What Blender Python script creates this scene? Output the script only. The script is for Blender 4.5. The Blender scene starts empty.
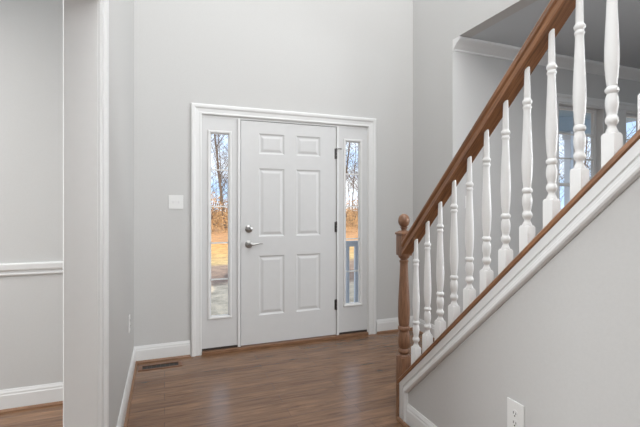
import bpy, bmesh, math, random
from mathutils import Vector, Matrix, Euler
R = math.radians
scene = bpy.context.scene
C = scene.collection
random.seed(7)

# ------------------------------------------------------------------ camera
cd = bpy.data.cameras.new('camera'); cam = bpy.data.objects.new('camera', cd); C.objects.link(cam)
cam.location = (0, 0, 1.28); cam.rotation_euler = (R(90), 0, R(-20.8))
cd.sensor_width = 36; cd.lens = 36*409/640; cd.shift_y = -6.5/640; cd.clip_start = .05; cd.clip_end = 500
scene.camera = cam
# ------------------------------------------------------------------ world
w = bpy.data.worlds.new('sky'); scene.world = w; w.use_nodes = True
nt = w.node_tree; nt.nodes.clear()
def N(nt, t, **k):
    n = nt.nodes.new(t)
    for a, v in k.items():
        if a in n.inputs: n.inputs[a].default_value = v
        else: setattr(n, a, v)
    return n
tc = N(nt, 'ShaderNodeTexCoord'); mp = N(nt, 'ShaderNodeMapping'); mp.inputs['Scale'].default_value = (1.5, 1.5, 5)
nz = N(nt, 'ShaderNodeTexNoise', Scale=2.2, Detail=6.0, Roughness=.6)
rp = N(nt, 'ShaderNodeValToRGB'); rp.color_ramp.elements[0].position = .42; rp.color_ramp.elements[1].position = .62
rp.color_ramp.elements[0].color = (.50, .68, .93, 1); rp.color_ramp.elements[1].color = (.93, .95, 1, 1)
bg = N(nt, 'ShaderNodeBackground', Strength=1.6); wo = N(nt, 'ShaderNodeOutputWorld')
nt.links.new(tc.outputs['Generated'], mp.inputs[0]); nt.links.new(mp.outputs[0], nz.inputs['Vector'])
nt.links.new(nz.outputs['Fac'], rp.inputs[0]); nt.links.new(rp.outputs[0], bg.inputs[0]); nt.links.new(bg.outputs[0], wo.inputs[0])
# ------------------------------------------------------------------ sun (behind the house, low)
sd = bpy.data.lights.new('sun', 'SUN'); sd.energy = 4.8; sd.angle = R(.6); sd.color = (1, .92, .80)
so = bpy.data.objects.new('sun', sd); C.objects.link(so)
so.rotation_euler = Vector((.22, .86, -.55)).to_track_quat('-Z', 'Y').to_euler()
# ------------------------------------------------------------------ added area fills, no visible fixtures
def area(name, loc, aim, sx, sy, e, col=(1, 1, 1)):
    l = bpy.data.lights.new(name, 'AREA'); l.shape = 'RECTANGLE'; l.size = sx; l.size_y = sy; l.energy = e; l.color = col
    o = bpy.data.objects.new(name, l); C.objects.link(o); o.location = loc
    o.rotation_euler = (Vector(aim)-Vector(loc)).to_track_quat('-Z', 'Y').to_euler(); return o
area('foyer_top_fill', (1.1, 1.4, 5.15), (1.1, 1.4, 0), 2.2, 3.2, 94, (.97, .99, 1))  # added overhead fill for even foyer walls, no fixture modelled
area('camera_side_fill', (.9, -2.4, 3.3), (.9, 3.6, 1.2), 2.2, 2.2, 46, (.97, .99, 1))  # added fill behind the camera; the back wall has no window
area('stair_side_fill', (2.2, -.7, 4.2), (-.2, 2.8, 1.4), 1.1, 1.1, 36, (.97, .99, 1))  # unseen fill added over the stairs to brighten the left wall
area('dining_fill', (-2.2, 1.7, 2.6), (-2.2, 1.7, 0), 2.0, 2.0, 48, (1, .99, .97))  # added downward fill for the dining room, not a fitted lamp
area('knee_wall_fill', (-3.6, 2.3, 1.6), (1.3, .5, 1.0), 1.4, 1.6, 108, (.93, .975, 1))  # unseen fill added to brighten the knee wall through the opening
lsl = area('living_side_fill', (6.2, -.3, 1.7), (-.2, 2.6, 1.6), 1.6, 1.6, 23, (.95, .975, 1)); lsl.data.spread = R(60)  # added narrow fill across the stairs onto the left foyer wall
area('upper_wall_fill', (.1, -1.3, 4.3), (2.4, 3.2, 3.6), 1.0, 1.0, 56, (1, .99, .97))  # invented fill that lifts the upper right wall
area('living_fill', (4.6, -1.6, 2.0), (4.3, 3, 1.2), 1.6, 1.6, 29, (.82, .92, 1))  # added dim bluish fill for the living room, no source there
vs = scene.view_settings; vs.view_transform = 'Standard'; vs.look = 'None'; vs.gamma = 1; vs.exposure = -0.05
vs.use_curve_mapping = False

# ------------------------------------------------------------------ materials
def srgb(r, g, b):
    f = lambda c: ((c/255+.055)/1.055)**2.4 if c > 10 else c/255/12.92
    return (f(r), f(g), f(b), 1)
def mat(name, col, rough=.5, metal=0., noise=0, nscale=40, bump=0, spec=.5):
    m = bpy.data.materials.new(name); m.use_nodes = True; t = m.node_tree; b = t.nodes['Principled BSDF']
    b.inputs['Base Color'].default_value = col; b.inputs['Roughness'].default_value = rough; b.inputs['Metallic'].default_value = metal
    b.inputs['Specular IOR Level'].default_value = spec
    x = N(t, 'ShaderNodeTexCoord'); n = N(t, 'ShaderNodeTexNoise', Scale=nscale, Detail=4.0); t.links.new(x.outputs['Object'], n.inputs['Vector'])
    r = N(t, 'ShaderNodeValToRGB'); k = noise
    r.color_ramp.elements[0].color = tuple(c*(1-k) for c in col[:3])+(1,); r.color_ramp.elements[1].color = tuple(min(1, c*(1+k)) for c in col[:3])+(1,)
    r.color_ramp.elements[0].position = .3; r.color_ramp.elements[1].position = .7
    t.links.new(n.outputs['Fac'], r.inputs[0]); t.links.new(r.outputs[0], b.inputs['Base Color'])
    if bump:
        bp = N(t, 'ShaderNodeBump', Strength=bump, Distance=.002); t.links.new(n.outputs['Fac'], bp.inputs['Height']); t.links.new(bp.outputs[0], b.inputs['Normal'])
    return m
def wood(name, c1, c2, scale, rough=.35, grain=30, rotx=0):
    m = bpy.data.materials.new(name); m.use_nodes = True; t = m.node_tree; b = t.nodes['Principled BSDF']; b.inputs['Roughness'].default_value = rough
    x = N(t, 'ShaderNodeTexCoord'); p = N(t, 'ShaderNodeMapping'); p.inputs['Scale'].default_value = scale; q = N(t, 'ShaderNodeMapping'); q.inputs['Rotation'].default_value = (rotx, 0, 0)
    n = N(t, 'ShaderNodeTexNoise', Scale=grain, Detail=6.0, Roughness=.65, Distortion=.4)
    r = N(t, 'ShaderNodeValToRGB'); r.color_ramp.elements[0].color = c1; r.color_ramp.elements[1].color = c2
    r.color_ramp.elements[0].position = .35; r.color_ramp.elements[1].position = .65
    t.links.new(x.outputs['Object'], q.inputs[0]); t.links.new(q.outputs[0], p.inputs[0]); t.links.new(p.outputs[0], n.inputs['Vector']); t.links.new(n.outputs['Fac'], r.inputs[0]); t.links.new(r.outputs[0], b.inputs['Base Color'])
    return m
M = {}
M['wall'] = mat('wall_paint', (.56, .556, .548, 1), .85, noise=.012, nscale=90, bump=.15, spec=.2)
M['ceiling'] = mat('ceiling_paint', (.60, .635, .66, 1), .9, noise=.01, nscale=60, bump=.1, spec=.2)
M['trim'] = mat('trim_paint', (.72, .72, .715, 1), .38, noise=.008, nscale=30)
M['door'] = mat('door_paint', (.62, .62, .62, 1), .42, noise=.01, nscale=20)
M['baluster'] = mat('baluster_paint', (.78, .78, .775, 1), .4, noise=.01, nscale=25)
M['plate'] = mat('plate_plastic', (.76, .76, .75, 1), .3, noise=.005)
M['dark'] = mat('dark_slot', (.02, .018, .016, 1), .6, noise=.1)
M['gap_slat'] = mat('gap_slat_dark', (.05, .04, .035, 1), .5, metal=.3, noise=.1)  # dark tone for shaded sidelight gaps, also the metal vent slats
M['nickel'] = mat('satin_nickel', (.42, .41, .40, 1), .3, metal=1, noise=.05, nscale=80)
M['hinge'] = mat('aged_nickel', (.16, .15, .145, 1), .35, metal=1, noise=.05)
M['oak_rail'] = wood('oak_rail', srgb(104, 70, 46), srgb(156, 110, 76), (12, .6, 12), .32, 9, R(43.4))
M['oak_post'] = wood('oak_post', srgb(110, 78, 58), srgb(146, 108, 82), (14, 14, 1.2), .4, 8)
M['oak_trim'] = wood('oak_trim', srgb(112, 80, 58), srgb(142, 106, 78), (1, 10, 10), .4, 9)
M['oak_dark'] = wood('register_wood', srgb(104, 70, 48), srgb(128, 88, 62), (1, 10, 10), .4, 9)
# plank floor
m = bpy.data.materials.new('plank_floor'); m.use_nodes = True; t = m.node_tree; b = t.nodes['Principled BSDF']
x = N(t, 'ShaderNodeTexCoord')
br = N(t, 'ShaderNodeTexBrick', Scale=1.0, offset=.37, squash=1.0)
br.inputs['Brick Width'].default_value = 1.15; br.inputs['Row Height'].default_value = .1; br.inputs['Mortar Size'].default_value = .0012
br.inputs['Mortar Smooth'].default_value = .3; br.inputs['Bias'].default_value = 0
br.inputs['Color1'].default_value = srgb(112, 83, 61); br.inputs['Color2'].default_value = srgb(136, 104, 79); br.inputs['Mortar'].default_value = srgb(84, 58, 44)
p = N(t, 'ShaderNodeMapping'); p.inputs['Scale'].default_value = (1.1, 11, 1)
n = N(t, 'ShaderNodeTexNoise', Scale=3.2, Detail=8.0, Roughness=.68, Distortion=.6)
rr = N(t, 'ShaderNodeValToRGB'); rr.color_ramp.elements[0].color = (.5, .46, .43, 1); rr.color_ramp.elements[1].color = (1.25, 1.22, 1.2, 1)
rr.color_ramp.elements[0].position = .33; rr.color_ramp.elements[1].position = .68
mx = N(t, 'ShaderNodeMix', data_type='RGBA', blend_type='MULTIPLY'); mx.inputs[0].default_value = 1
t.links.new(x.outputs['Object'], br.inputs['Vector']); t.links.new(x.outputs['Object'], p.inputs[0]); t.links.new(p.outputs[0], n.inputs['Vector'])
t.links.new(n.outputs['Fac'], rr.inputs[0]); t.links.new(br.outputs['Color'], mx.inputs[6]); t.links.new(rr.outputs[0], mx.inputs[7]); t.links.new(mx.outputs[2], b.inputs['Base Color'])
bp = N(t, 'ShaderNodeBump', Strength=.12, Distance=.002); t.links.new(n.outputs['Fac'], bp.inputs['Height']); t.links.new(bp.outputs[0], b.inputs['Normal'])
b.inputs['Roughness'].default_value = .24; b.inputs['Specular IOR Level'].default_value = .6
M['floor'] = m
# thin window glass
m = bpy.data.materials.new('window_glass'); m.use_nodes = True; t = m.node_tree; t.nodes.clear()
o_ = N(t, 'ShaderNodeOutputMaterial'); tr = N(t, 'ShaderNodeBsdfTransparent'); tr.inputs[0].default_value = (.97, .98, .98, 1)
gl = N(t, 'ShaderNodeBsdfGlossy'); gl.inputs['Roughness'].default_value = .02; fr = N(t, 'ShaderNodeMath', operation='POWER'); fr.inputs[1].default_value = 4.0; lw = N(t, 'ShaderNodeLayerWeight', Blend=.5); t.links.new(lw.outputs['Facing'], fr.inputs[0])
ms = N(t, 'ShaderNodeMixShader'); t.links.new(fr.outputs[0], ms.inputs[0]); t.links.new(tr.outputs[0], ms.inputs[1]); t.links.new(gl.outputs[0], ms.inputs[2]); t.links.new(ms.outputs[0], o_.inputs[0])
M['glass'] = m
# outdoors
M['bark'] = mat('bark', (.13, .10, .08, 1), .9, noise=.35, nscale=6)
M['leaf'] = mat('gold_leaf', srgb(172, 134, 92), .8, noise=.4, nscale=1.5)
M['evergreen'] = mat('evergreen', (.05, .08, .035, 1), .8, noise=.4, nscale=3)
M['deck'] = mat('porch_boards', (.42, .42, .43, 1), .8, noise=.15, nscale=10)
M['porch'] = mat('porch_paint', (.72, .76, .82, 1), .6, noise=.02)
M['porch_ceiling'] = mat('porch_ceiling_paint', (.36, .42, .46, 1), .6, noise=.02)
M['siding'] = mat('siding', (.45, .5, .56, 1), .7, noise=.03)
m = bpy.data.materials.new('yard'); m.use_nodes = True; t = m.node_tree; b = t.nodes['Principled BSDF']; b.inputs['Roughness'].default_value = .95
x = N(t, 'ShaderNodeTexCoord'); sx = N(t, 'ShaderNodeSeparateXYZ'); n = N(t, 'ShaderNodeTexNoise', Scale=.35, Detail=5.0)
ma = N(t, 'ShaderNodeMath', operation='MULTIPLY_ADD'); ma.inputs[1].default_value = 5.0
r = N(t, 'ShaderNodeMapRange'); r.inputs[1].default_value = 5; r.inputs[2].default_value = 45
cr = N(t, 'ShaderNodeValToRGB'); e = cr.color_ramp.elements
e[0].position = 0; e[0].color = srgb(205, 192, 170); e[1].position = 1; e[1].color = srgb(200, 154, 104)
for pos, c in ((.17, srgb(203, 188, 166)), (.18, srgb(140, 118, 104)), (.25, srgb(150, 128, 112)), (.27, srgb(200, 172, 120)), (.42, srgb(216, 160, 92)), (.47, srgb(196, 146, 98))):
    q = e.new(pos); q.color = c
n2 = N(t, 'ShaderNodeTexNoise', Scale=3.0, Detail=8.0, Roughness=.75); r2 = N(t, 'ShaderNodeValToRGB')
r2.color_ramp.elements[0].color = (.45, .42, .4, 1); r2.color_ramp.elements[1].color = (1.4, 1.35, 1.3, 1); r2.color_ramp.elements[0].position = .35; r2.color_ramp.elements[1].position = .65
mx = N(t, 'ShaderNodeMix', data_type='RGBA', blend_type='MULTIPLY'); mx.inputs[0].default_value = .8
t.links.new(x.outputs['Object'], sx.inputs[0]); t.links.new(x.outputs['Object'], n.inputs['Vector']); t.links.new(x.outputs['Object'], n2.inputs['Vector'])
t.links.new(n.outputs['Fac'], ma.inputs[0]); t.links.new(sx.outputs['Y'], ma.inputs[2]); t.links.new(ma.outputs[0], r.inputs[0]); t.links.new(r.outputs[0], cr.inputs[0])
t.links.new(n2.outputs['Fac'], r2.inputs[0]); t.links.new(cr.outputs[0], mx.inputs[6]); t.links.new(r2.outputs[0], mx.inputs[7]); t.links.new(mx.outputs[2], b.inputs['Base Color'])
M['yard'] = m

# ------------------------------------------------------------------ helpers
def link(name, me, m, parent=None, smooth=False):
    me.materials.append(M[m] if isinstance(m, str) else m)
    o = bpy.data.objects.new(name, me); C.objects.link(o)
    if parent: o.parent = parent
    if smooth:
        for p in me.polygons: p.use_smooth = True
    return o
def obj(name, bm, m, parent=None, smooth=False, loc=None):
    me = bpy.data.meshes.new(name)
    if not smooth: bmesh.ops.recalc_face_normals(bm, faces=bm.faces[:])
    bm.to_mesh(me); bm.free()
    o = link(name, me, m, parent, smooth)
    if loc: o.location = loc
    if smooth:
        for e in me.edges: pass
        me.set_sharp_from_angle(angle=R(40))
    return o
def tag(o, label, cat, group=None, kind=None):
    o['label'] = label; o['category'] = cat
    if group: o['group'] = group
    if kind: o['kind'] = kind
    return o
def thing(name, label, cat, loc=(0, 0, 0), group=None, kind=None):
    o = bpy.data.objects.new(name, None); C.objects.link(o); o.location = loc; o.empty_display_size = .1
    return tag(o, label, cat, group, kind)
def box(bm, x0, x1, y0, y1, z0, z1, bev=0):
    vs_ = [bm.verts.new((x, y, z)) for x in (x0, x1) for y in (y0, y1) for z in (z0, z1)]
    fs = [(0, 1, 3, 2), (4, 6, 7, 5), (0, 4, 5, 1), (2, 3, 7, 6), (0, 2, 6, 4), (1, 5, 7, 3)]
    F = [bm.faces.new([vs_[i] for i in f]) for f in fs]
    bmesh.ops.recalc_face_normals(bm, faces=F)
    if bev:
        E = list({e for f in F for e in f.edges})
        bmesh.ops.bevel(bm, geom=E, offset=bev, segments=2, affect='EDGES', profile=.5)
def boxes(name, L, m, parent=None, bev=0):
    bm = bmesh.new()
    for b_ in L: box(bm, *b_, bev=bev)
    return obj(name, bm, m, parent)
def loops(bm, LS, closed_ring=True, caps=True, cyc=False):
    """skin a list of vertex loops"""
    n = len(LS); k = len(LS[0])
    for i in range(n if cyc else n-1):
        A, B = LS[i], LS[(i+1) % n]
        for j in range(k if closed_ring else k-1):
            bm.faces.new((A[j], A[(j+1) % k], B[(j+1) % k], B[j]))
    if caps and not cyc:
        bm.faces.new(LS[0][::-1]); bm.faces.new(LS[-1])
def sweep(bm, path, prof, nrm, left, cyc=False):
    """mitred moulding: path of points in a plane with normal nrm; prof = (a,b): a sideways from path (side 'left' = sign), b along nrm"""
    P = [Vector(p) for p in path]; nrm = Vector(nrm).normalized(); n = len(P); LS = []
    for i in range(n):
        d0 = (P[i]-P[i-1]).normalized() if (i > 0 or cyc) else None
        d1 = (P[(i+1) % n]-P[i]).normalized() if (i < n-1 or cyc) else None
        s0 = nrm.cross(d0)*left if d0 else None; s1 = nrm.cross(d1)*left if d1 else None
        if s0 is None: s = s1
        elif s1 is None: s = s0
        else:
            s = (s0+s1).normalized(); s = s/max(.2, s.dot(s0))
        LS.append([bm.verts.new(P[i]+s*a+nrm*b_) for a, b_ in prof])
    loops(bm, LS, cyc=cyc)
def lathe(bm, prof, seg=24, cx=0, cy=0, z0=0):
    LS = [[bm.verts.new((cx+r_*math.cos(2*math.pi*j/seg), cy+r_*math.sin(2*math.pi*j/seg), z0+z)) for j in range(seg)] for r_, z in prof]
    loops(bm, LS)
def cyl(bm, a, b_, r0, r1=None, seg=12):
    a = Vector(a); b_ = Vector(b_); r1 = r0 if r1 is None else r1
    d = (b_-a).normalized(); u = d.orthogonal().normalized(); v = d.cross(u)
    LS = [[bm.verts.new(c+(u*math.cos(2*math.pi*j/seg)+v*math.sin(2*math.pi*j/seg))*r) for j in range(seg)] for c, r in ((a, r0), (b_, r1))]
    loops(bm, LS)
CAS = [(0, 0), (0, .009), (.004, .013), (.012, .014), (.020, .011), (.048, .014), (.056, .020), (.064, .023), (.080, .023), (.088, .018), (.088, 0)]
def base_prof(h): # (up, out)
    return [(0, 0), (0, .014), (h-.035, .014), (h-.028, .011), (h-.018, .011), (h-.008, .007), (h, .005), (h, 0)]
def baseboard(name, p0, p1, nrm, label, h=.135, shoe=True):
    """runs from p0 to p1 at floor level; nrm points into the room"""
    bm = bmesh.new(); nr = Vector(nrm); d = (Vector(p1)-Vector(p0)).normalized()
    sgn = 1 if nr.cross(d).z > 0 else -1
    sweep(bm, [p0, p1], base_prof(h), nr, sgn)
    o = obj(name, bm, 'trim'); tag(o, label, 'baseboard', kind='structure')
    if shoe:
        bm = bmesh.new(); pts = [(0, .0141), (0, .029), (.006, .0285), (.012, .025), (.016, .019), (.018, .0141)]
        sweep(bm, [p0, p1], pts, nr, sgn)
        s = obj('shoe_moulding', bm, 'oak_trim', o); s['label'] = 'wood-toned shoe moulding'
    return o

# ------------------------------------------------------------------ setting
YW, XL, XR, YF = 3.68, -.235, 2.445, 3.045
H = 5.3
def struct(name, L, m, label, cat, bev=0):
    return tag(boxes(name, L, m, bev=bev), label, cat, kind='structure')
struct('floor', [(-4, 6.5, -2.6, 3.83, -.12, 0)], 'floor', 'brown wood plank floor running across the foyer', 'floor')
struct('wall_front', [(XL-.1, .295, YW, YW+.15, 0, H), (1.915, XR+.12, YW, YW+.15, 0, H), (.295, 1.915, YW, YW+.15, 2.078, H)], 'wall',
       'tall grey entry wall around the white front door', 'wall')
struct('wall_left', [(-.335, XL, 1.72, YW, 0, H), (-.335, XL, -.2, 1.72, 2.07, H), (-.335, XL, -2.6, -.2, 0, H)], 'wall',
       'narrow grey foyer wall between the dining opening and the entry wall', 'wall')
struct('wall_right', [(XR, XR+.12, YF, YW, 0, H), (XR, XR+.12, -2.6, YF, 2.80, H)], 'wall',
       'light grey upper wall above the stairs with a wide opening below', 'wall')
struct('wall_dining', [(-4, -.335, 3.1, 3.25, 0, 2.9)], 'wall', 'grey dining room wall with a white chair rail at far left', 'wall')
struct('wall_dining_side', [(-4.12, -4, -2.6, 3.25, 0, 2.9)], 'wall', 'grey side wall of the dining room', 'wall')
struct('wall_back', [(-4.12, 6.62, -2.75, -2.6, 0, H+.1)], 'wall', 'grey wall behind the viewpoint', 'wall')
struct('wall_living_side', [(6.5, 6.62, -2.6, 3.23, 0, 2.95)], 'wall', 'grey side wall of the living room', 'wall')
WX0, WX1, WX2, WX3 = 3.755, 4.45, 4.785, 5.45   # two window units
struct('wall_living', [(XR+.12, WX0, YF, YF+.15, 0, 2.95), (WX1, WX2, YF, YF+.15, 0, 2.95), (WX3, 6.5, YF, YF+.15, 0, 2.95),
                       (WX0, WX1, YF, YF+.15, 0, .68), (WX2, WX3, YF, YF+.15, 0, .68), (WX0, WX1, YF, YF+.15, 2.36, 2.95), (WX2, WX3, YF, YF+.15, 2.36, 2.95)], 'wall',
       'shaded grey living room wall with windows behind the stair railing', 'wall')
struct('ceiling', [(XL-.1, XR+.12, -2.6, YW+.15, H, H+.1)], 'ceiling', 'white ceiling high over the two-storey foyer', 'ceiling')
struct('ceiling_living', [(XR+.12, 6.5, -2.6, YF, 2.80, 2.95)], 'ceiling', 'shaded grey ceiling of the living room behind the handrail', 'ceiling')
struct('ceiling_dining', [(-4, -.335, -2.6, 3.1, 2.74, 2.9)], 'ceiling', 'white dining room ceiling', 'ceiling')

# baseboards
baseboard('baseboard_front', (XL, YW, 0), (.206, YW, 0), (0, -1, 0), 'white baseboard on the entry wall left of the door, above the floor vent')
baseboard('baseboard_front_right', (2.008, YW, 0), (XR, YW, 0), (0, -1, 0), 'white baseboard on the entry wall right of the door, behind the newel post')
baseboard('baseboard_left', (XL, 1.825, 0), (XL, YW-.01, 0), (1, 0, 0), 'white baseboard along the narrow left foyer wall')
baseboard('baseboard_right', (XR, YF, 0), (XR, YW-.01, 0), (-1, 0, 0), 'white baseboard along the short right foyer wall')
baseboard('baseboard_dining', (-4, 3.1, 0), (-.335, 3.1, 0), (0, -1, 0), 'white baseboard under the chair rail in the dining room')
baseboard('baseboard_living', (XR, YF, 0), (6.5, YF, 0), (0, -1, 0), 'white baseboard below the living room windows')
# chair rail
bm = bmesh.new()
CR = [(0, 0), (0, .008), (.004, .013), (.010, .014), (.014, .007), (.030, .007), (.034, .018), (.040, .021), (.070, .023), (.076, .020), (.078, .014), (.078, 0)]
sweep(bm, [(-4, 3.1, .848), (-.335, 3.1, .848)], CR, (0, -1, 0), -1 if Vector((0, -1, 0)).cross(Vector((1, 0, 0))).z < 0 else 1)
tag(obj('trim_1', bm, 'trim'), 'white chair rail moulding across the dining room wall', 'chair rail', kind='structure')
# cased opening on the left wall
op = thing('trim_2', 'white cased opening jamb at far left leading to the dining room', 'door casing', (0, 0, 0), kind='structure')
boxes('jamb', [(-.338, XL+.003, 1.70, 1.72, 0, 2.07), (-.338, XL+.003, -.2, -.18, 0, 2.07), (-.338, XL+.003, -.18, 1.70, 2.05, 2.07)], 'trim', op)
CASL = [(a*1.05, b_*1.35) for a, b_ in CAS]
for xx, nn in ((XL, 1), (-.335, -1)):
    bm = bmesh.new(); pr = CASL if nn == 1 else [(a, b_*.62) for a, b_ in CAS]
    sweep(bm, [(xx, 1.706, 0), (xx, 1.706, 2.056), (xx, -.186, 2.056), (xx, -.186, 0)], pr, (nn, 0, 0), 1 if nn == -1 else -1)
    obj('casing', bm, 'trim', op)
# door casing (front door unit)
bm = bmesh.new()
sweep(bm, [(.300, YW, 0), (.300, YW, 2.085), (1.912, YW, 2.085), (1.912, YW, 0)], CAS, (0, -1, 0), 1)
tag(obj('trim_3', bm, 'trim'), 'white casing framing the front door and both sidelights', 'door casing', kind='structure')
jf = thing('trim_4', 'white door jamb with two mullion posts between door and sidelights', 'door jamb', kind='structure')
boxes('jamb', [(.295, .303, YW+.004, YW+.15, 0, 2.078), (1.907, 1.915, YW+.004, YW+.15, 0, 2.078), (.303, 1.907, YW+.004, YW+.15, 2.066, 2.078)], 'trim', jf)
boxes('mullion_post', [(.612, .6345, YW-.006, YW+.13, .028, 2.066)], 'trim', jf, bev=.002)
boxes('mullion_post', [(1.572, 1.596, YW-.006, YW+.13, .028, 2.066)], 'trim', jf, bev=.002)
boxes('weather_strip', [(.6345, .640, YW+.03, YW+.05, .03, 2.06), (1.5665, 1.572, YW+.03, YW+.05, .03, 2.06), (.64, 1.5665, YW+.03, YW+.05, 2.0595, 2.066)], 'dark', jf)
th = thing('trim_5', 'wood threshold under the front door with dark strips standing in for shaded gaps below the sidelights', 'threshold', kind='structure')
boxes('sill', [(.303, 1.907, YW-.03, YW+.15, 0, .026)], 'oak_trim', th, bev=.003)
boxes('gap_strip', [(.303, .612, YW+.006, YW+.10, .0262, .044)], 'gap_slat', th)  # dark strip painted in for the shaded gap under the left sidelight
boxes('gap_strip', [(1.596, 1.907, YW+.006, YW+.10, .0262, .044)], 'gap_slat', th)  # same painted gap shade under the right sidelight

def panel_face(bm, xs, zs, y, cells, d=1):
    """front face in plane y (facing -Y); cells in dict (i,j)->'hole' or 'panel'"""
    for i in range(len(xs)-1):
        for j in range(len(zs)-1):
            x0, x1, z0, z1 = xs[i], xs[i+1], zs[j], zs[j+1]; c = cells.get((i, j))
            if c == 'hole': continue
            rings = [(0, 0)] if c is None else [(0, 0), (.006, .005), (.014, .009), (.022, .009), (.040, .003), (.044, .002)]
            LS = [[bm.verts.new(v) for v in ((x0+o_, y+q, z0+o_), (x1-o_, y+q, z0+o_), (x1-o_, y+q, z1-o_), (x0+o_, y+q, z1-o_))] for o_, q in rings]
            if len(LS) > 1: loops(bm, LS, caps=False)
            bm.faces.new(LS[-1])
# ---- front door
D0, D1, DZ0, DZ1, DY = .640, 1.5665, .034, 2.0595, YW+.006
dr = thing('door_1', 'white six-panel front door with satin nickel lever between two sidelights', 'door', (D0, DY, 0), kind='structure')
def loc(o, dx=None):  # meshes are built in world coordinates; cancel the parent offset
    o.matrix_parent_inverse = Matrix.Translation(o.parent.location).inverted(); return o
bm = bmesh.new()
xs = [D0, .803, 1.045, 1.161, 1.404, D1]; zs = [DZ0, .291, .834, 1.009, 1.633, 1.765, 1.952, DZ1]
panel_face(bm, xs, zs, DY, {(i, j): 'panel' for i in (1, 3) for j in (1, 3, 5)})
v = [[bm.verts.new(q) for q in ((D0, y, DZ0), (D1, y, DZ0), (D1, y, DZ1), (D0, y, DZ1))] for y in (DY, DY+.044)]
loops(bm, v, caps=False); bm.faces.new(v[1])
loc(obj('door_panel', bm, 'door', dr))
def knob_set(name, cz, lever):
    bm = bmesh.new(); cx = .712
    pr = [(.0, 0), (.034, 0), (.034, .006), (.030, .010), (.018, .012), (.016, .02), (.0155, .034), (.012, .040), (.001, .041)] if not lever else \
         [(.001, 0), (.034, 0), (.034, .007), (.030, .011), (.014, .013), (.012, .035), (.016, .040), (.017, .052), (.012, .058), (.001, .059)]
    pr = [(max(r_, .001), z) for r_, z in pr]
    S = 24; LS = [[bm.verts.new((cx+r_*math.cos(2*math.pi*k/S), DY-z, cz+r_*math.sin(2*math.pi*k/S))) for k in range(S)] for r_, z in pr]
    loops(bm, LS)
    if lever:
        pts = [(cx+.005, DY-.049, cz+.001), (cx+.035, DY-.051, cz-.002), (cx+.065, DY-.05, cz+.004), (cx+.095, DY-.047, cz+.008), (cx+.120, DY-.043, cz+.004)]
        rr_ = [.011, .009, .008, .0075, .006]; LS = []
        for (px, py, pz), q in zip(pts, rr_):
            LS.append([bm.verts.new((px, py+q*.7*math.cos(2*math.pi*k/10), pz+q*math.sin(2*math.pi*k/10))) for k in range(10)])
        loops(bm, LS)
    else:
        box(bm, cx-.004, cx+.004, DY-.055, DY-.04, cz-.016, cz+.016, bev=.002)
    bmesh.ops.recalc_face_normals(bm, faces=bm.faces[:])
    o = loc(obj(name, bm, 'nickel', dr, smooth=True)); return o
knob_set('door_handle', .944, True)['label'] = 'satin nickel lever handle'
knob_set('deadbolt', 1.083, False)['label'] = 'satin nickel deadbolt'
for hz in (1.80, 1.085, .325):
    bm = bmesh.new(); hx = 1.5695
    for k in range(3): cyl(bm, (hx, DY-.008, hz-.05+k*.0335), (hx, DY-.008, hz-.05+k*.0335+.032), .0075)
    cyl(bm, (hx, DY-.008, hz+.05), (hx, DY-.008, hz+.056), .005)
    box(bm, hx-.018, hx-.003, DY-.002, DY+.001, hz-.05, hz+.05)
    h_ = loc(obj('hinge', bm, 'hinge', dr)); h_['label'] = 'dark nickel hinge'
    if hz > 1.5:
        bm = bmesh.new(); cyl(bm, (hx, DY-.012, hz+.047), (hx+.035, DY-.036, hz+.047), .004); cyl(bm, (hx+.033, DY-.035, hz+.047), (hx+.041, DY-.041, hz+.047), .008)
        s_ = obj('door_stop', bm, 'nickel', h_)
for cz in (.944, 1.083):
    loc(boxes('strike_plate', [(.6345, .6385, DY-.006, DY+.02, cz-.028, cz+.028)], 'nickel', dr))
# ---- sidelights
def sidelight(n, x0, x1, g0, g1, label):
    w_ = thing('window_%d' % n, label, 'sidelight window', (x0, YW, 0), kind='structure')
    bm = bmesh.new(); y = YW+.008; z0, z1, gz0, gz1 = .046, 2.066, .318, 1.930
    xs = [x0, g0, g1, x1]; zs = [z0, gz0, gz1, z1]
    panel_face(bm, xs, zs, y, {(1, 1): 'hole'})
    v = [[bm.verts.new(q) for q in ((x0, yy, z0), (x1, yy, z0), (x1, yy, z1), (x0, yy, z1))] for yy in (y, y+.044)]; loops(bm, v, caps=False)
    v = [[bm.verts.new(q) for q in ((g0, yy, gz0), (g1, yy, gz0), (g1, yy, gz1), (g0, yy, gz1))] for yy in (y, y+.044)]; loops(bm, v, caps=False)
    panel_face(bm, xs, zs, y+.044, {(1, 1): 'hole'})
    loc(obj('window_panel', bm, 'door', w_))
    bm = bmesh.new()
    PF = [(0, 0), (0, .004), (.004, .008), (.010, .010), (.018, .010), (.023, .006), (.024, 0)]
    sweep(bm, [(g0, y, gz0), (g1, y, gz0), (g1, y, gz1), (g0, y, gz1)], PF, (0, -1, 0), 1 if Vector((0, -1, 0)).cross(Vector((1, 0, 0))).z < 0 else -1, cyc=True)
    loc(obj('window_frame', bm, 'trim', w_))
    loc(boxes('glass_pane', [(g0-.004, g1+.004, y+.020, y+.024, gz0-.004, gz1+.004)], 'glass', w_))
    L = [(g0, g1, y+.008, y+.019, gz0+(gz1-gz0)*k/5-.006, gz0+(gz1-gz0)*k/5+.006) for k in range(1, 5)]
    L += [(g0, g0+.007, y+.008, y+.019, gz0, gz1), (g1-.007, g1, y+.008, y+.019, gz0, gz1), (g0, g1, y+.008, y+.019, gz0, gz0+.007), (g0, g1, y+.008, y+.019, gz1-.007, gz1)]
    loc(boxes('muntin', L, 'trim', w_))
sidelight(1, .303, .612, .375, .535, 'narrow sidelight window of five panes left of the front door')
sidelight(2, 1.596, 1.907, 1.671, 1.829, 'narrow sidelight window of five panes right of the front door')
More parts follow.
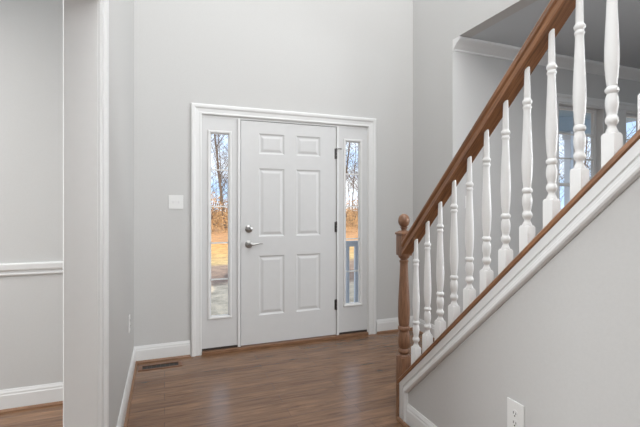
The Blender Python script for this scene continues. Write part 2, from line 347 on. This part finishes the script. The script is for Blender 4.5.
# ---- living room windows
wt = thing('trim_6', 'white casing around the pair of living room windows behind the balusters', 'window casing', kind='structure')
bm = bmesh.new(); CW = [(a*.93, b_*.9) for a, b_ in CAS]
sweep(bm, [(WX0, YF, .70), (WX0, YF, 2.355), (WX3, YF, 2.355), (WX3, YF, .70)], CW, (0, -1, 0), 1)
obj('casing', bm, 'trim', wt)
boxes('mullion_casing', [(WX1+.005, WX2-.005, YF-.016, YF, .70, 2.352)], 'trim', wt, bev=.003)
boxes('window_sill', [(WX0-.10, WX3+.10, YF-.05, YF+.02, .672, .697)], 'trim', wt, bev=.004)
boxes('apron', [(WX0-.08, WX3+.08, YF-.016, YF, .60, .672)], 'trim', wt, bev=.003)
for n_, (a0, a1), lb in ((3, (WX0, WX1), 'white double-hung window seen between the balusters, nearer the foyer'), (4, (WX2, WX3), 'white double-hung window at the right edge behind the top balusters')):
    w_ = thing('window_%d' % n_, lb, 'window', kind='structure'); y = YF+.03
    boxes('window_frame', [(a0, a0+.018, y-.03, y+.09, .70, 2.36), (a1-.018, a1, y-.03, y+.09, .70, 2.36), (a0+.018, a1-.018, y-.03, y+.09, 2.342, 2.36), (a0+.018, a1-.018, y+.012, y+.09, .682, .72)], 'trim', w_)
    for z0, z1, yy in ((1.50, 2.341, y+.045), (.721, 1.53, y+.012)):
        L = [(a0+.019, a0+.066, yy, yy+.03, z0, z1), (a1-.066, a1-.019, yy, yy+.03, z0, z1), (a0+.066, a1-.066, yy, yy+.03, z1-.03, z1), (a0+.066, a1-.066, yy, yy+.03, z0, z0+.035)]
        s_ = boxes('sash', L, 'trim', w_)
        boxes('glass_pane', [(a0+.060, a1-.060, yy+.013, yy+.017, z0+.03, z1-.025)], 'glass', s_)
        L = [((a0+a1)/2-.008, (a0+a1)/2+.008, yy+.003, yy+.012, z0+.035, z1-.03)]
        L += [(a0+.066, a1-.066, yy+.003, yy+.012, z0+.035+(z1-z0-.065)*k/3-.008, z0+.035+(z1-z0-.065)*k/3+.008) for k in (1, 2)]
        boxes('muntin', L, 'trim', s_)
# crown moulding in the living room
bm = bmesh.new()
CP = [(0, 0), (.0, -.006), (.006, -.010), (.012, -.012), (.020, -.022), (.045, -.048), (.066, -.078), (.078, -.090), (.088, -.092), (.098, -.092), (.1, 0)]
CP = [(z, -y_) for z, y_ in CP]
sweep(bm, [(XR+.001, YF, 2.70), (6.5, YF, 2.70)], CP, (0, -1, 0), -1 if Vector((0, -1, 0)).cross(Vector((1, 0, 0))).z < 0 else 1)
tag(obj('trim_7', bm, 'trim'), 'white crown moulding where the living room wall meets its ceiling', 'crown moulding', kind='structure')

# ------------------------------------------------------------------ stairs
S = .945; XB = 1.405; KX0, KX1 = 1.340, 1.460; YE = 2.140
capz = lambda y: 1.041+S*(1.302-y)
YT = -1.05
bm = bmesh.new()
ct = .030   # cap thickness (vertical)
poly = [(YE, 0), (YE, capz(YE)-ct), (YT, capz(YT)-ct), (YT, 0)]
LS = [[bm.verts.new((x_, y_, z_)) for y_, z_ in poly] for x_ in (KX0, KX1)]; loops(bm, LS)
tag(obj('wall_stair', bm, 'wall'), 'light grey sloped knee wall under the stair railing', 'wall', kind='structure')
# skirt moulding following the slope on the wall face, and up the front end
bm = bmesh.new()
SK = [(0, 0), (0, .015), (.030, .015), (.033, .009), (.038, .009), (.042, .017), (.048, .018), (.052, .022), (.064, .024), (.070, .020), (.074, .010), (.074, 0)]
f_ = lambda y_: (KX0, y_, capz(y_)-ct-.0005)
sweep(bm, [f_(YT), f_(YE), (KX0, YE, .0)], SK, (-1, 0, 0), 1)
tag(obj('trim_8', bm, 'trim'), 'white moulding following the slope just under the stair cap', 'stair trim', kind='structure')
bb = baseboard('baseboard_stair', (KX0, YT, 0), (KX0, YE-.0745, 0), (-1, 0, 0), 'white baseboard along the foot of the stair wall', h=.125, shoe=False)
bm = bmesh.new(); pts = [(0, .0215), (0, .034), (.006, .0335), (.012, .030), (.016, .025), (.018, .0215)]
sweep(bm, [(KX0, YT, 0), (KX0, YE+.0, 0)], pts, (-1, 0, 0), 1 if Vector((-1, 0, 0)).cross(Vector((0, 1, 0))).z > 0 else -1)
obj('shoe_moulding', bm, 'oak_trim', bb)['label'] = 'wood-toned shoe moulding'
# end board (wood)
endb = boxes('trim_9', [(KX0-.024, KX1+.01, YE+.001, YE+.016, 0, capz(YE)-ct-.012)], 'oak_trim'); tag(endb, 'thin wood end board at the foot of the stair wall', 'stair trim', kind='structure')

sc = thing('staircase', 'staircase with wood treads and white risers behind the knee wall', 'staircase', (1.9, YE, 0))
run, rise = .2283, .2157
for k in range(13):
    y1 = YE-.03-k*run; z1 = (k+1)*rise-.035
    loc(boxes('tread', [(KX1+.001, 2.40, y1-run-.001, y1+.025, z1-.028, z1)], 'oak_trim', sc, bev=.004))
    loc(boxes('riser', [(KX1+.001, 2.39, y1-.018, y1, max(0, z1-rise), z1-.028)], 'trim', sc))
bm = bmesh.new(); yb = YE-.03-13*run
P_ = [(YE-.07, 0), (yb, 13*rise-.28), (yb, 13*rise-.6), (YE-.36, 0)]
LS = [[bm.verts.new((x_, a, c)) for a, c in P_] for x_ in (2.355, 2.389)]; loops(bm, LS); loc(obj('stringer', bm, 'trim', sc))

rl = thing('stair_railing', 'wood handrail on white turned balusters rising from a ball-topped newel post', 'stair railing', (XB, 2.214, 0))
# cap on the knee wall
bm = bmesh.new(); X0, X1 = 1.318, 1.482
pr = [(X0+.006, -ct), (X0, -ct+.006), (X0, -.008), (X0+.006, 0), (X1-.006, 0), (X1, -.008), (X1, -ct+.006), (X1-.006, -ct)]
LS = [[bm.verts.new((x_, y_, capz(y_)+z_)) for x_, z_ in pr] for y_ in (YE+.014, YT)]; loops(bm, LS)
loc(obj('stair_cap', bm, 'oak_rail', rl))
# handrail
bm = bmesh.new()
HP = [(-.031, -.008), (-.033, -.005), (-.033, .020), (-.028, .026), (-.028, .034), (-.034, .042), (-.036, .054), (-.033, .068), (-.022, .083), (0, .090),
      (.022, .083), (.033, .068), (.036, .054), (.034, .042), (.028, .034), (.028, .026), (.033, .020), (.033, -.005), (.031, -.008)]
LS = [[bm.verts.new((XB+x_*1.13, y_, capz(y_)+.80-.0145*(y_-1)+z_*1.04)) for x_, z_ in HP] for y_ in (2.214-.033, YT)]; loops(bm, LS)
bmesh.ops.recalc_face_normals(bm, faces=bm.faces[:])
loc(obj('handrail', bm, 'oak_rail', rl, smooth=True))
# newel
nw = bpy.data.objects.new('newel_post', None); C.objects.link(nw); nw.parent = rl
nw['label'] = 'turned wood newel post with a ball top'
bm = bmesh.new(); q = .036
box(bm, -q, q, -q, q, 0, .345, bev=.003)
lathe(bm, [(.036, .340), (.036, .350), (.030, .356), (.027, .362), (.034, .368), (.038, .376), (.038, .384), (.033, .392), (.030, .398),
           (.035, .410), (.0385, .440), (.038, .465), (.033, .492), (.029, .503), (.030, .508), (.037, .514), (.038, .522), (.036, .530), (.030, .536),
           (.033, .548), (.0365, .590), (.037, .640), (.0345, .720), (.030, .800), (.0265, .870), (.0245, .925), (.0255, .932), (.0285, .936),
           (.0285, .945), (.022, .950), (.022, .955), (.031, .962), (.036, .970), (.036, .980)], 28)
box(bm, -q, q, -q, q, .977, 1.108, bev=.003)
LS = [[bm.verts.new((sx*a, sy*a, z)) for sx, sy in ((-1, -1), (1, -1), (1, 1), (-1, 1))] for a, z in ((.036, 1.106), (.041, 1.110), (.041, 1.118), (.022, 1.132))]; loops(bm, LS)
bmesh.ops.recalc_face_normals(bm, faces=bm.faces[:])
obj('post', bm, 'oak_post', nw, smooth=True)
bm = bmesh.new(); bp_ = [(.020, 1.128), (.016, 1.136), (.018, 1.146), (.026, 1.151)]
cz = 1.194; 
for k in range(1, 13):
    a = math.pi*(k/13.0); r_ = .0365*math.sin(a); z = cz-.044*math.cos(a)
    if z > 1.153: bp_.append((r_, z))
bp_.append((.001, cz+.044))
lathe(bm, bp_, 28); bmesh.ops.recalc_face_normals(bm, faces=bm.faces[:])
obj('ball_finial', bm, 'oak_post', nw, smooth=True)
# balusters
bm = bmesh.new(); q = .0215
def blk(bm, q, z0f, z1):
    LS = [[bm.verts.new((sx*q, sy*q, z0f(sy*q))) for sx, sy in ((-1, -1), (1, -1), (1, 1), (-1, 1))],
          [bm.verts.new((sx*q, sy*q, z1-.008)) for sx, sy in ((-1, -1), (1, -1), (1, 1), (-1, 1))],
          [bm.verts.new((sx*q*.8, sy*q*.8, z1)) for sx, sy in ((-1, -1), (1, -1), (1, 1), (-1, 1))]]
    loops(bm, LS)
blk(bm, q, lambda y_: -S*y_-.002, .142)
T = .14
P_ = [(.0195, T-.002), (.0185, T+.006), (.0145, T+.014), (.0120, T+.022), (.0125, T+.028), (.0170, T+.034), (.0195, T+.040), (.0200, T+.046), (.0190, T+.052), (.0155, T+.058), (.0140, T+.064),
      (.0160, T+.074), (.0190, T+.090), (.0200, T+.104), (.0185, T+.120), (.0155, T+.130), (.0145, T+.134), (.0180, T+.138), (.0205, T+.143), (.0205, T+.149), (.0180, T+.154), (.0145, T+.158),
      (.0155, T+.168), (.0180, T+.190), (.0205, T+.225), (.0215, T+.256), (.0210, T+.290), (.0192, T+.340), (.0168, T+.400), (.0148, T+.450), (.0140, T+.478), (.0150, T+.484), (.0172, T+.488),
      (.0172, T+.493), (.0150, T+.497), (.0140, T+.501), (.0175, T+.506), (.0195, T+.512), (.0185, T+.518), (.0150, T+.523), (.0128, T+.528), (.0132, T+.535), (.0118, T+.600), (.0100, T+.668)]
lathe(bm, P_, 20); bmesh.ops.recalc_face_normals(bm, faces=bm.faces[:])
b0 = obj('baluster', bm, 'baluster', rl, smooth=True); b0['label'] = 'white turned baluster'
b0.matrix_parent_inverse = Matrix.Translation(rl.location).inverted()
ys = [1.280+.1145*k for k in range(7, -21, -1)]
for i, y_ in enumerate(ys):
    o = b0 if i == 0 else b0.copy()
    if i: C.objects.link(o); o.parent = rl; o.matrix_parent_inverse = b0.matrix_parent_inverse
    o.location = (XB, y_, capz(y_))

# ------------------------------------------------------------------ small fixtures
def frame_obj(name, label, cat, loc_, nrm):
    o = thing(name, label, cat, loc_); o.rotation_euler = (0, 0, math.atan2(nrm[0], -nrm[1])) ; return o   # local -Y faces the room
def switch(label, loc_, nrm, gangs, group=None):
    w_ = .07 if gangs == 1 else .118
    o = frame_obj('light_switch', label, 'light switch', loc_, nrm)
    boxes('cover_plate', [(-w_/2, w_/2, -.006, 0, -.058, .058)], 'plate', o, bev=.002)
    for k in range(gangs):
        cx = 0 if gangs == 1 else (-.023 if k == 0 else .023)
        bm = bmesh.new(); box(bm, cx-.005, cx+.005, -.017, -.0062, -.001, .010, bev=.001); box(bm, cx-.006, cx+.006, -.0066, -.0061, -.013, .013)
        obj('toggle', bm, 'trim', o)
    for k in range(gangs):
        cx = 0 if gangs == 1 else (-.023 if k == 0 else .023)
        for z in (-.030, .030):
            bm = bmesh.new(); cyl(bm, (cx, -.006, z), (cx, -.0072, z), .003, seg=8); obj('screw', bm, 'plate', o)
    return o
switch('white double light switch on the entry wall left of the front door', (.090, YW, 1.322), (0, -1, 0), 2)
switch('white single light switch on the shaded living room wall behind the balusters', (2.615, YF, 1.325), (0, -1, 0), 1)
def outlet(label, loc_, nrm, sc_=1):
    o = frame_obj('wall_outlet', label, 'wall outlet', loc_, nrm)
    boxes('cover_plate', [(-.035*sc_, .035*sc_, -.006, 0, -.058*sc_, .058*sc_)], 'plate', o, bev=.002)
    for cz_ in (-.0195, .0195):
        bm = bmesh.new(); S_ = 20
        ring = [(max(-.0135, min(.0135, .0175*math.cos(2*math.pi*k/S_))), .0165*math.sin(2*math.pi*k/S_)) for k in range(S_)]
        LS = [[bm.verts.new((x_, y_, cz_+z_)) for x_, z_ in ring] for y_ in (-.0058, -.0082)]; loops(bm, LS)
        s_ = obj('socket', bm, 'plate', o)
        bm = bmesh.new()
        box(bm, -.0075, -.0050, -.0088, -.0081, cz_-.001, cz_+.009); box(bm, .0050, .0075, -.0088, -.0081, cz_-.001, cz_+.008)
        cyl(bm, (0, -.0081, cz_-.008), (0, -.0088, cz_-.008), .003, seg=10)
        obj('slot', bm, 'dark', s_)
    return o
outlet('white wall outlet on the stair wall at the bottom right', (KX0, 1.275, .418), (-1, 0, 0), 1.2)
outlet('small white wall outlet low on the narrow left foyer wall', (XL, 3.17, .46), (1, 0, 0))
fv = thing('floor_vent', 'wood floor vent with dark slots set in the floor beside the entry wall', 'floor vent', (-.03, 3.53, 0))
fx0, fx1, fy0, fy1 = -.165, .165, -.055, .055
boxes('vent_frame', [(fx0, fx1, fy0, fy0+.018, .0003, .005), (fx0, fx1, fy1-.018, fy1, .0003, .005), (fx0, fx0+.03, fy0+.018, fy1-.018, .0003, .005), (fx1-.03, fx1, fy0+.018, fy1-.018, .0003, .005)], 'oak_dark', fv)
boxes('vent_opening', [(fx0+.03, fx1-.03, fy0+.018, fy1-.018, .0003, .0012)], 'dark', fv)
boxes('vent_slat', [(fx0+.03+.27*k/8-.0025, fx0+.03+.27*k/8+.0025, fy0+.018, fy1-.018, .0013, .004) for k in range(1, 8)], 'gap_slat', fv)

# ------------------------------------------------------------------ outdoors
struct('ground', [(-90, 120, 3.9, 160, -.75, -.5)], 'yard', 'yard with grey drive, golden lawn and fallen leaves beyond the front door', 'ground')
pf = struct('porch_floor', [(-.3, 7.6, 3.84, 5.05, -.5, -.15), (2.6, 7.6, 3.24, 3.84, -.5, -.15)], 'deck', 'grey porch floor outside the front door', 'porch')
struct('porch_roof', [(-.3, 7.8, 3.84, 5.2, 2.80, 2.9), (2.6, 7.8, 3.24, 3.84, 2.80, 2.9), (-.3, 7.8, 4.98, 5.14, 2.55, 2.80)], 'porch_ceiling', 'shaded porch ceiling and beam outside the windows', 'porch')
for x_, lb in ((2.62, 'white square porch column right of the door sidelight'), (6.45, 'white porch column outside the living room window')):
    bm = bmesh.new(); box(bm, x_-.06, x_+.06, 4.94, 5.06, -.15, 2.55, bev=.004)
    box(bm, x_-.08, x_+.08, 4.92, 5.08, -.15, 0, bev=.004); box(bm, x_-.08, x_+.08, 4.92, 5.08, 2.43, 2.549, bev=.004)
    if x_ < 3: bm.free(); continue
    tag(obj('porch_column', bm, 'porch'), lb, 'column')
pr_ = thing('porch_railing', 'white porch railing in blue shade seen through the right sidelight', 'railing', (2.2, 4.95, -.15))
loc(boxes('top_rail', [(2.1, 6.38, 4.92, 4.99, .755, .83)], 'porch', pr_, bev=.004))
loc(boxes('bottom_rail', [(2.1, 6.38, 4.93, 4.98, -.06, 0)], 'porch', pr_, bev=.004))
pk = None
for k in range(33):
    x_ = 2.14+k*.13
    if pk is None: pk = loc(boxes('baluster', [(-.022, .022, -.02, .02, 0, .755)], 'porch', pr_)); o = pk
    else: o = pk.copy(); C.objects.link(o); o.parent = pr_
    o.matrix_parent_inverse = Matrix.Translation(pr_.location).inverted(); o.location = (x_, 4.955, 0)

def tree_mesh(seed, h):
    rnd = random.Random(seed); bm = bmesh.new()
    def limb(p, d, L, r, lev):
        n_ = 4 if lev < 2 else 3; sd_ = 6 if lev == 0 else 4 if lev == 1 else 3
        pts = [p]; dd = d.copy()
        for k in range(n_):
            dd = (dd+Vector((rnd.gauss(0, 1), rnd.gauss(0, 1), rnd.gauss(0, .6)))*(.05 if lev == 0 else .16)+Vector((0, 0, .05))).normalized()
            pts.append(pts[-1]+dd*L/n_)
        u = d.orthogonal().normalized(); v_ = d.cross(u)
        LS = []
        for k, q_ in enumerate(pts):
            rr_ = max(.009, r*(1-.8*k/n_))
            LS.append([bm.verts.new(q_+(u*math.cos(2*math.pi*j/sd_)+v_*math.sin(2*math.pi*j/sd_))*rr_) for j in range(sd_)])
        loops(bm, LS)
        if lev >= 3: return
        cnt = (13, 6, 4)[lev]
        for k in range(cnt):
            tt = (.22 if lev == 0 else .25)+(1-.25)*(k+rnd.random()*.6)/cnt; tt = min(tt, .98)
            i = min(n_-1, int(tt*n_)); q_ = pts[i].lerp(pts[i+1], tt*n_-i)
            az = rnd.random()*6.283; up = rnd.uniform(.35, 1.0)
            nd = (Vector((math.cos(az), math.sin(az), 0))+d*up+Vector((0, 0, .25))).normalized()
            limb(q_, nd, L*rnd.uniform(.28, .42)*(1.15-.5*tt if lev == 0 else 1), max(.010, r*(1-.7*tt)*.42), lev+1)
    limb(Vector((0, 0, -.1)), Vector((0, 0, 1)), h, h*.0075, 0)
    me = bpy.data.meshes.new('bare_tree'); bm.to_mesh(me); bm.free(); me.materials.append(M['bark']); return me
trees = [tree_mesh(s, h_) for s, h_ in ((1, 11), (2, 14), (3, 9), (4, 12.5))]
def at(adeg, dist): a = R(adeg); return (dist*math.sin(a), dist*math.cos(a))
rnd = random.Random(11); i = 0
for (a0, a1, n_, g, lb) in ((3.5, 10.5, 15, 'bare trees seen through the left sidelight', 'bare brown tree beyond the lawn seen through the left sidelight'),
                        (22, 29, 15, 'bare trees seen through the right sidelight', 'bare brown tree beyond the lawn seen through the right sidelight'),
                        (48.5, 63, 11, 'bare trees seen through the living room windows', 'bare brown tree outside the living room windows')):
    for k in range(n_):
        d_ = 27+5.2*k+rnd.random()*2; x_, y_ = at(a0+(a1-a0)*((k*.618) % 1), d_)
        o = bpy.data.objects.new('bare_tree', trees[i % 4]); C.objects.link(o); i += 1
        o.location = (x_, y_, -.5); o.rotation_euler = (0, 0, rnd.random()*6.28); s_ = rnd.uniform(.8, 1.15); o.scale = (s_, s_, s_)
        tag(o, lb, 'tree', g)
def shrub_mesh(seed, w_, h_):
    rnd = random.Random(seed); bm = bmesh.new()
    for k in range(900):
        a = rnd.random()*6.283; rr_ = w_*math.sqrt(rnd.random()); z = h_*rnd.random()*(1-.55*(rr_/w_)**2)+.05
        c = Vector((rr_*math.cos(a), rr_*math.sin(a), z)); u = Vector((rnd.gauss(0, 1), rnd.gauss(0, 1), rnd.gauss(0, 1))).normalized()*.07; v_ = u.orthogonal().normalized()*.05
        bm.faces.new([bm.verts.new(c+q_) for q_ in (u, v_, -u, -v_)])
    me = bpy.data.meshes.new('shrub'); bm.to_mesh(me); bm.free(); me.materials.append(M['leaf'])
    bm = bmesh.new()
    for k in range(9):
        a = k*.7; cyl(bm, (.1*math.cos(a), .1*math.sin(a), -.05), (w_*.6*math.cos(a), w_*.6*math.sin(a), h_*.8), .03, .01, 5)
    m2 = bpy.data.meshes.new('stem'); bm.to_mesh(m2); bm.free(); m2.materials.append(M['bark']); return me, m2
SH = [shrub_mesh(1, 1.6, 2.6), shrub_mesh(2, 2.2, 1.8)]
for (a0, a1, n_, g, lb) in ((3.5, 10.5, 7, 'golden shrubs seen through the left sidelight', 'golden-leaved shrub at the wood edge seen through the left sidelight'),
                        (22, 29, 8, 'golden shrubs seen through the right sidelight', 'golden-leaved shrub at the wood edge seen through the right sidelight')):
    for k in range(n_):
        x_, y_ = at(a0+(a1-a0)*((k*.618+.2) % 1), 29+k*4.4); e_ = thing('golden_shrub', lb, 'shrub', (x_, y_, -.5), g)
        sc_ = rnd.uniform(.8, 1.3); e_.scale = (sc_, sc_, sc_)
        for me, nm in zip(SH[k % 2], ('foliage', 'stem')):
            o = bpy.data.objects.new(nm, me); C.objects.link(o); o.parent = e_
